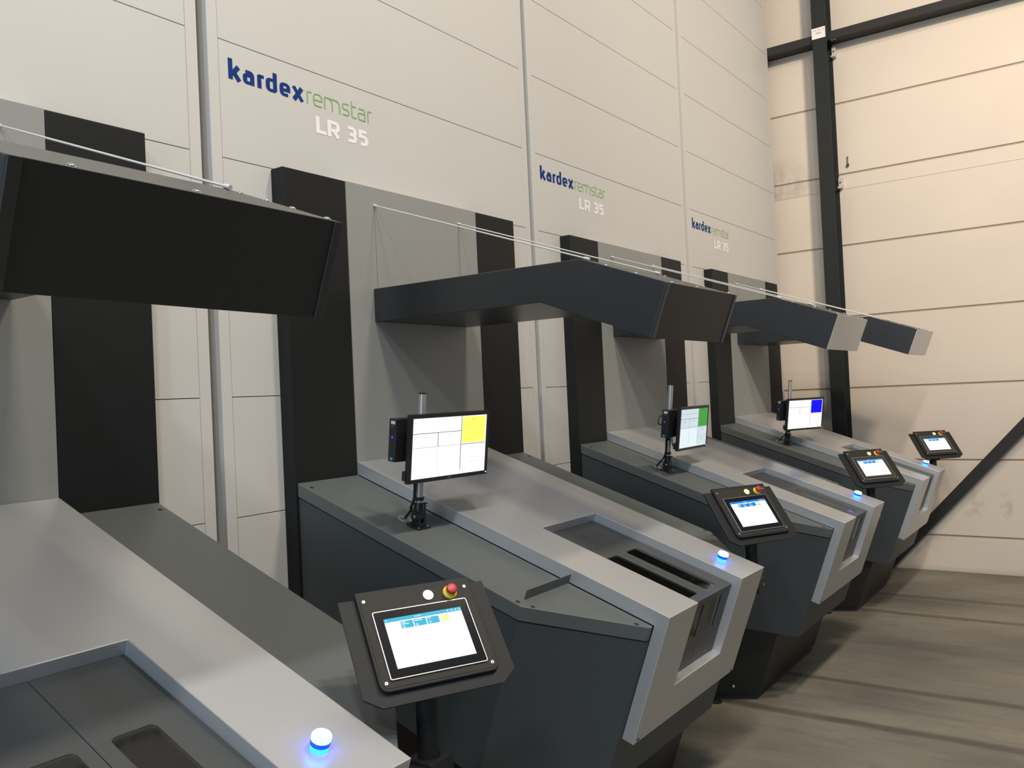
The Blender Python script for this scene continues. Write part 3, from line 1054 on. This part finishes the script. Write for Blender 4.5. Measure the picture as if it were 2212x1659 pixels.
def build_stand(k, yaw, tilt, mz):
    zb = lid_z(FOOT.y)
    root = thing('monitor_stand', '', 'monitor stand', (FOOT.x+OFF[k], FOOT.y, zb), 'pole stands on the picking desks')
    tip = Vector((PXY.x-FOOT.x, PXY.y-FOOT.y, 1.808-zb))
    LEAN = Vector((0, 0, 1)).rotation_difference(tip.normalized()).to_matrix().to_4x4()
    def G(x, s, n):
        q = F(x, s, n)
        return Vector((q.x-FOOT.x, q.y-FOOT.y, q.z-zb))
    mb = MB(G)
    mb.prism_z(rrect(-0.561, -0.486, 0.483, 0.550, 0.006), 0.0003, 0.0065, 'plastic_black')
    base = part('base_plate', mb, root, bevel=0.001)
    for x, s in ((-0.550, 0.540), (-0.496, 0.540), (-0.496, 0.494)):
        mb = MB(G)
        mb.lathe((x, s, 0.006), (0, 0, 1), [(0.005, 0), (0.005, 0.002), (0.003, 0.0035)], 'chrome', 14)
        part('screw', mb, base, smooth=40)
    # knuckle
    mb = MB()
    mb.box(-0.019, -0.008, -0.020, 0.020, 0.004, 0.062, 'plastic_black')
    mb.box(0.008, 0.019, -0.020, 0.020, 0.004, 0.062, 'plastic_black')
    mb.box(-0.0185, 0.0185, -0.022, 0.022, 0.001, 0.016, 'plastic_black')
    mb.cyl((-0.024, 0, 0.040), (0.024, 0, 0.040), 0.020, 0.020, 'plastic_black', 24)
    mb.cyl((-0.027, 0, 0.040), (0.027, 0, 0.040), 0.007, 0.007, 'chrome', 14)
    part('knuckle', mb, root, bevel=0.0015, matrix=LEAN.copy())
    mb = MB()
    mb.lathe((0, 0, 0.042), (0, 0, 1), [(0.0195, 0), (0.0200, 0.004), (0.0200, 0.046), (0.018, 0.050)], 'plastic_black', 28)
    mb.box(0.012, 0.026, -0.012, 0.012, 0.052, 0.090, 'plastic_black')
    slv = part('sleeve', mb, root, smooth=35, matrix=LEAN.copy())
    mb = MB()
    mb.cyl((0.020, -0.012, 0.084), (0.029, -0.017, 0.084), 0.007, 0.006, 'chrome', 14)
    part('clamp_screw', mb, slv, smooth=35)
    top = tip.length
    mb = MB()
    mb.lathe((0, 0, 0.06), (0, 0, 1), [(0.0145, 0), (0.0145, top-0.064)], 'pole_alu', 28)
    part('pole', mb, root, smooth=35, matrix=LEAN.copy(), label='brushed silver pole')
    mb = MB()
    mb.lathe((0, 0, top-0.004), (0, 0, 1), [(0.0150, 0), (0.0150, 0.004), (0.012, 0.005)], 'plastic_black', 24)
    part('pole_cap', mb, root, smooth=35, matrix=LEAN.copy())
    mb = MB()
    mb.lathe((0, 0, 0.101), (0, 0, 1), [(0.0185, 0), (0.0185, 0.013)], 'plastic_black', 24)
    mb.box(-0.024, -0.014, -0.008, 0.008, 0.101, 0.114, 'plastic_black')
    part('collar', mb, root, smooth=35, matrix=LEAN.copy())
    # mount behind the screen
    M = frame_m(yaw, tilt)
    M.translation = Vector((PXY.x-FOOT.x, PXY.y-FOOT.y, mz-zb))
    mb = MB()
    mb.box(-0.024, 0.024, -0.030, 0.030, -0.020, 0.016, 'plastic_black')
    part('mount', mb, root, matrix=M, bevel=0.003)
    # cables down to the grommet
    g0 = G(-0.522, 0.443, 0.0)
    for i, (dx, r) in enumerate(((0.0, 0.0042), (0.007, 0.0036))):
        mb = MB()
        pts = []
        ctrl = [Vector((-0.026+dx*0.5, -0.026-dx, mz-zb-0.08)), Vector((-0.026+dx*0.4, -0.016-dx, 0.20)), Vector((-0.024+dx*0.3, -0.006-dx*0.5, 0.118)),
                Vector((-0.026+dx*0.6, 0.012, 0.075)), Vector((g0.x+0.004+dx, g0.y-0.030, g0.z+0.036)), Vector((g0.x-0.002+dx, g0.y, g0.z+0.003))]
        ctrl = [ctrl[0]] + ctrl + [ctrl[-1]]
        for a in range(1, len(ctrl)-2):
            p0, p1, p2, p3 = ctrl[a-1:a+3]
            for t in range(8):
                u = t/8
                pts.append(0.5*((2*p1) + (p2-p0)*u + (2*p0-5*p1+4*p2-p3)*u*u + (3*p1-p0-3*p2+p3)*u**3))
        pts.append(ctrl[-1])
        mb.tube(pts, r, 'rubber', 10)
        part('cable', mb, root, smooth=60)
    return root

def build_monitor(k, yaw, tilt, lat, mz, style):
    W2, H2, BZ = 0.2098, 0.1257, 0.0147
    M = frame_m(yaw, tilt)
    n = M.to_3x3() @ Vector((0, 0, 1))
    r = M.to_3x3() @ Vector((1, 0, 0))
    c = Vector((PXY.x+OFF[k], PXY.y, mz)) + n*0.1005 + r*lat
    root = thing('monitor', '', 'monitor', c - M.to_3x3() @ Vector((0, H2, 0)), 'monitors on the pole stands')
    R = M.copy()
    R.translation = M.to_3x3() @ Vector((0, H2, 0))
    mb = MB()
    mb.cells([-W2, -W2+BZ, W2-BZ, W2], [-H2, -H2+BZ, H2-BZ, H2], [-0.018, -0.002, 0.0], lambda i, j, q: q == 0 or not (i == 1 and j == 1), 'plastic_black')
    mb.loft([(x, y, -0.0175) for x, y in rrect(-W2+0.02, W2-0.02, -H2+0.015, H2-0.015, 0.01)],
            [(x*0.75, y*0.8, -0.044) for x, y in rrect(-W2+0.02, W2-0.02, -H2+0.015, H2-0.015, 0.01)], 'plastic_black')
    part('casing', mb, root, matrix=R.copy(), bevel=0.0012)
    mb = MB()
    sw, sh = (W2-BZ), (H2-BZ)
    z0 = -0.0016
    def U(u):
        return -sw + 2*sw*u
    def V(v):
        return sh - 2*sh*v
    def Q(u0, u1, v0, v1, m, l=0.0):
        mb.face([mb.bm.verts.new((x, y, z0+l)) for x, y in ((U(u0), V(v1)), (U(u1), V(v1)), (U(u1), V(v0)), (U(u0), V(v0)))], m)
    def txt(s, u, v, size, m):
        text_mesh(mb, s, size, lambda x, y, l: Vector((U(u)+x, V(v)+y, z0+0.0006)), m)
    if style == 'green':
        Q(0, 1, 0, 1, 'scr_dim_bright')
        Q(0, .645, 0, .49, 'scr_dim', .0002)
        Q(.65, 1, .49, .97, 'scr_dim', .0002)
        Q(.652, 1, 0, .482, 'scr_green', .0004)
        ln, fl, ink = 'scr_line_dim', 'scr_line_dim', 'scr_green_ink'
        Q(0, .63, .118, .124, ln, .0004)
        tx = 'scr_line_dim'
    else:
        Q(0, 1, 0, 1, 'scr_white')
        if style == 'yellow':
            Q(.655, .985, .018, .47, 'scr_yellow', .0004)
        else:
            Q(.66, .985, .012, .475, 'scr_blue', .0004)
        ln, fl, ink = 'scr_line', 'scr_faint', 'scr_yellow_ink'
        tx = 'scr_faint'
    Q(0, .645, .248, .259, ln, .0004)
    Q(.325, .333, .256, .49, ln, .0004)
    Q(0, .645, .484, .493, fl, .0004)
    Q(.639, .648, 0, .93, ln, .0003)
    Q(.645, .99, .486, .497, ln, .0003)
    Q(.326, .330, .49, .92, fl, .0004)
    Q(.65, .98, .735, .739, fl, .0004)
    if style == 'yellow':
        txt('Kartal', .82, .075, .0125, ink)
    elif style == 'green':
        txt('Gulf', .83, .06, .0125, ink)
    txt('Plukket', .165, .335, .011, tx)
    txt('LPN', .49, .325, .011, tx)
    txt('Trolley Loc', .82, .565, .0105, tx)
    txt('Trolley Last', .82, .815, .0105, tx)
    part('display', mb, root, matrix=R.copy(), label='lit screen with a %s tile' % style)
    mb = MB()
    mb.lathe((W2-0.008, -H2+0.009, -0.0005), (0, 0, 1), [(0.0028, 0), (0.0028, 0.0012)], 'led_white', 12)
    part('power_light', mb, root, matrix=R.copy())
    mb = MB()
    mb.prism_z(rrect(-0.009, 0.009, -H2+0.004, -H2+0.011, 0.003), -0.0002, 0.0004, 'button_rim')
    part('badge', mb, root, matrix=R.copy())
    mb = MB()
    mb.box(-0.035, 0.035, -0.035, 0.035, -0.060, -0.043, 'plastic_black')
    part('rear_mount', mb, root, matrix=R.copy())
    mb = MB()
    mb.box(-W2-0.004, -W2+0.03, -H2+0.01, -H2+0.045, -0.030, -0.012, 'plastic_black')
    part('speaker_bar', mb, root, matrix=R.copy(), bevel=0.001)
    return root

def build_pc(k, yaw, tilt, mz, loop):
    M = frame_m(yaw, tilt)
    root = thing('mini_computer', '', 'computer', Vector((PXY.x+OFF[k], PXY.y, mz)), 'small computers behind the monitors')
    x0, x1, y0, y1, z0, z1 = -0.198, -0.018, -0.049, 0.107, 0.018, 0.056
    mb = MB()
    mb.box(x0, x1, y0, y1, z0, z1, 'plastic_black')
    part('case', mb, root, matrix=M.copy(), bevel=0.0015)
    def side(y, z, l):
        return Vector((x0-0.0004-l, y, z))
    def patch(nm, ya, yb, za, zb, m, lab=None):
        mb = MB()
        mb.hexa([(x0-0.0008, ya, za), (x0+0.001, ya, za), (x0+0.001, yb, za), (x0-0.0008, yb, za), (x0-0.0008, ya, zb), (x0+0.001, ya, zb), (x0+0.001, yb, zb), (x0-0.0008, yb, zb)], m)
        part(nm, mb, root, matrix=M.copy(), label=lab)
    patch('badge', 0.088, 0.100, z0+0.010, z1-0.006, 'sticker_white', 'white maker badge')
    patch('model_mark', 0.079, 0.083, z0+0.011, z1-0.009, 'button_rim')
    patch('sticker', -0.044, -0.033, z0+0.011, z0+0.025, 'sticker_blue', 'light blue sticker')
    mb = MB()
    mb.lathe((x0+0.001, 0.040, (z0+z1)/2), (-1, 0, 0), [(0.0042, 0), (0.0042, 0.002)], 'led_blue', 14)
    part('power_light', mb, root, matrix=M.copy())
    if loop:
        mb = MB()
        pts = [(x0+0.035, 0.070, z0-0.002), (x0+0.030, 0.070, z0-0.012)]
        for t in range(13):
            a = math.radians(90+180*t/12)
            pts.append((x0+0.012 + 0.024*math.cos(a), 0.046 + 0.024*math.sin(a), z0-0.016))
        pts += [(x0+0.030, 0.022, z0-0.012), (x0+0.035, 0.022, z0-0.002)]
        mb.tube(pts, 0.003, 'rubber', 8)
        part('cable', mb, root, matrix=M.copy(), smooth=60)
    mb = MB()
    pts = [(-0.07, y0+0.002, 0.03), (-0.072, y0-0.02, 0.032), (-0.070, y0-0.045, 0.036), (-0.062, y0-0.062, 0.040), (-0.05, y0-0.06, 0.042), (-0.04, y0-0.045, 0.043)]
    mb.tube(pts, 0.003, 'rubber', 8)
    part('cable', mb, root, matrix=M.copy(), smooth=60)
    return root

MON = [(1, -0.093, -0.130, 0.039, 1.617, 'yellow'), (2, 0.013, -0.128, 0.077, 1.562, 'green'), (3, -0.401, -0.147, 0.038, 1.554, 'blue')]
for k, yaw, tilt, lat, mz, style in MON:
    s = build_stand(k, yaw, tilt, mz)
    s['label'] = 'silver pole stand with black clamp holding the monitor with %s tile' % style
    m = build_monitor(k, yaw, tilt, lat, mz, style)
    m['label'] = 'black flat monitor showing a white grid with a %s tile' % style
    p = build_pc(k, yaw, tilt, mz, style == 'green')
    p['label'] = 'small black computer mounted behind the monitor with %s tile' % style
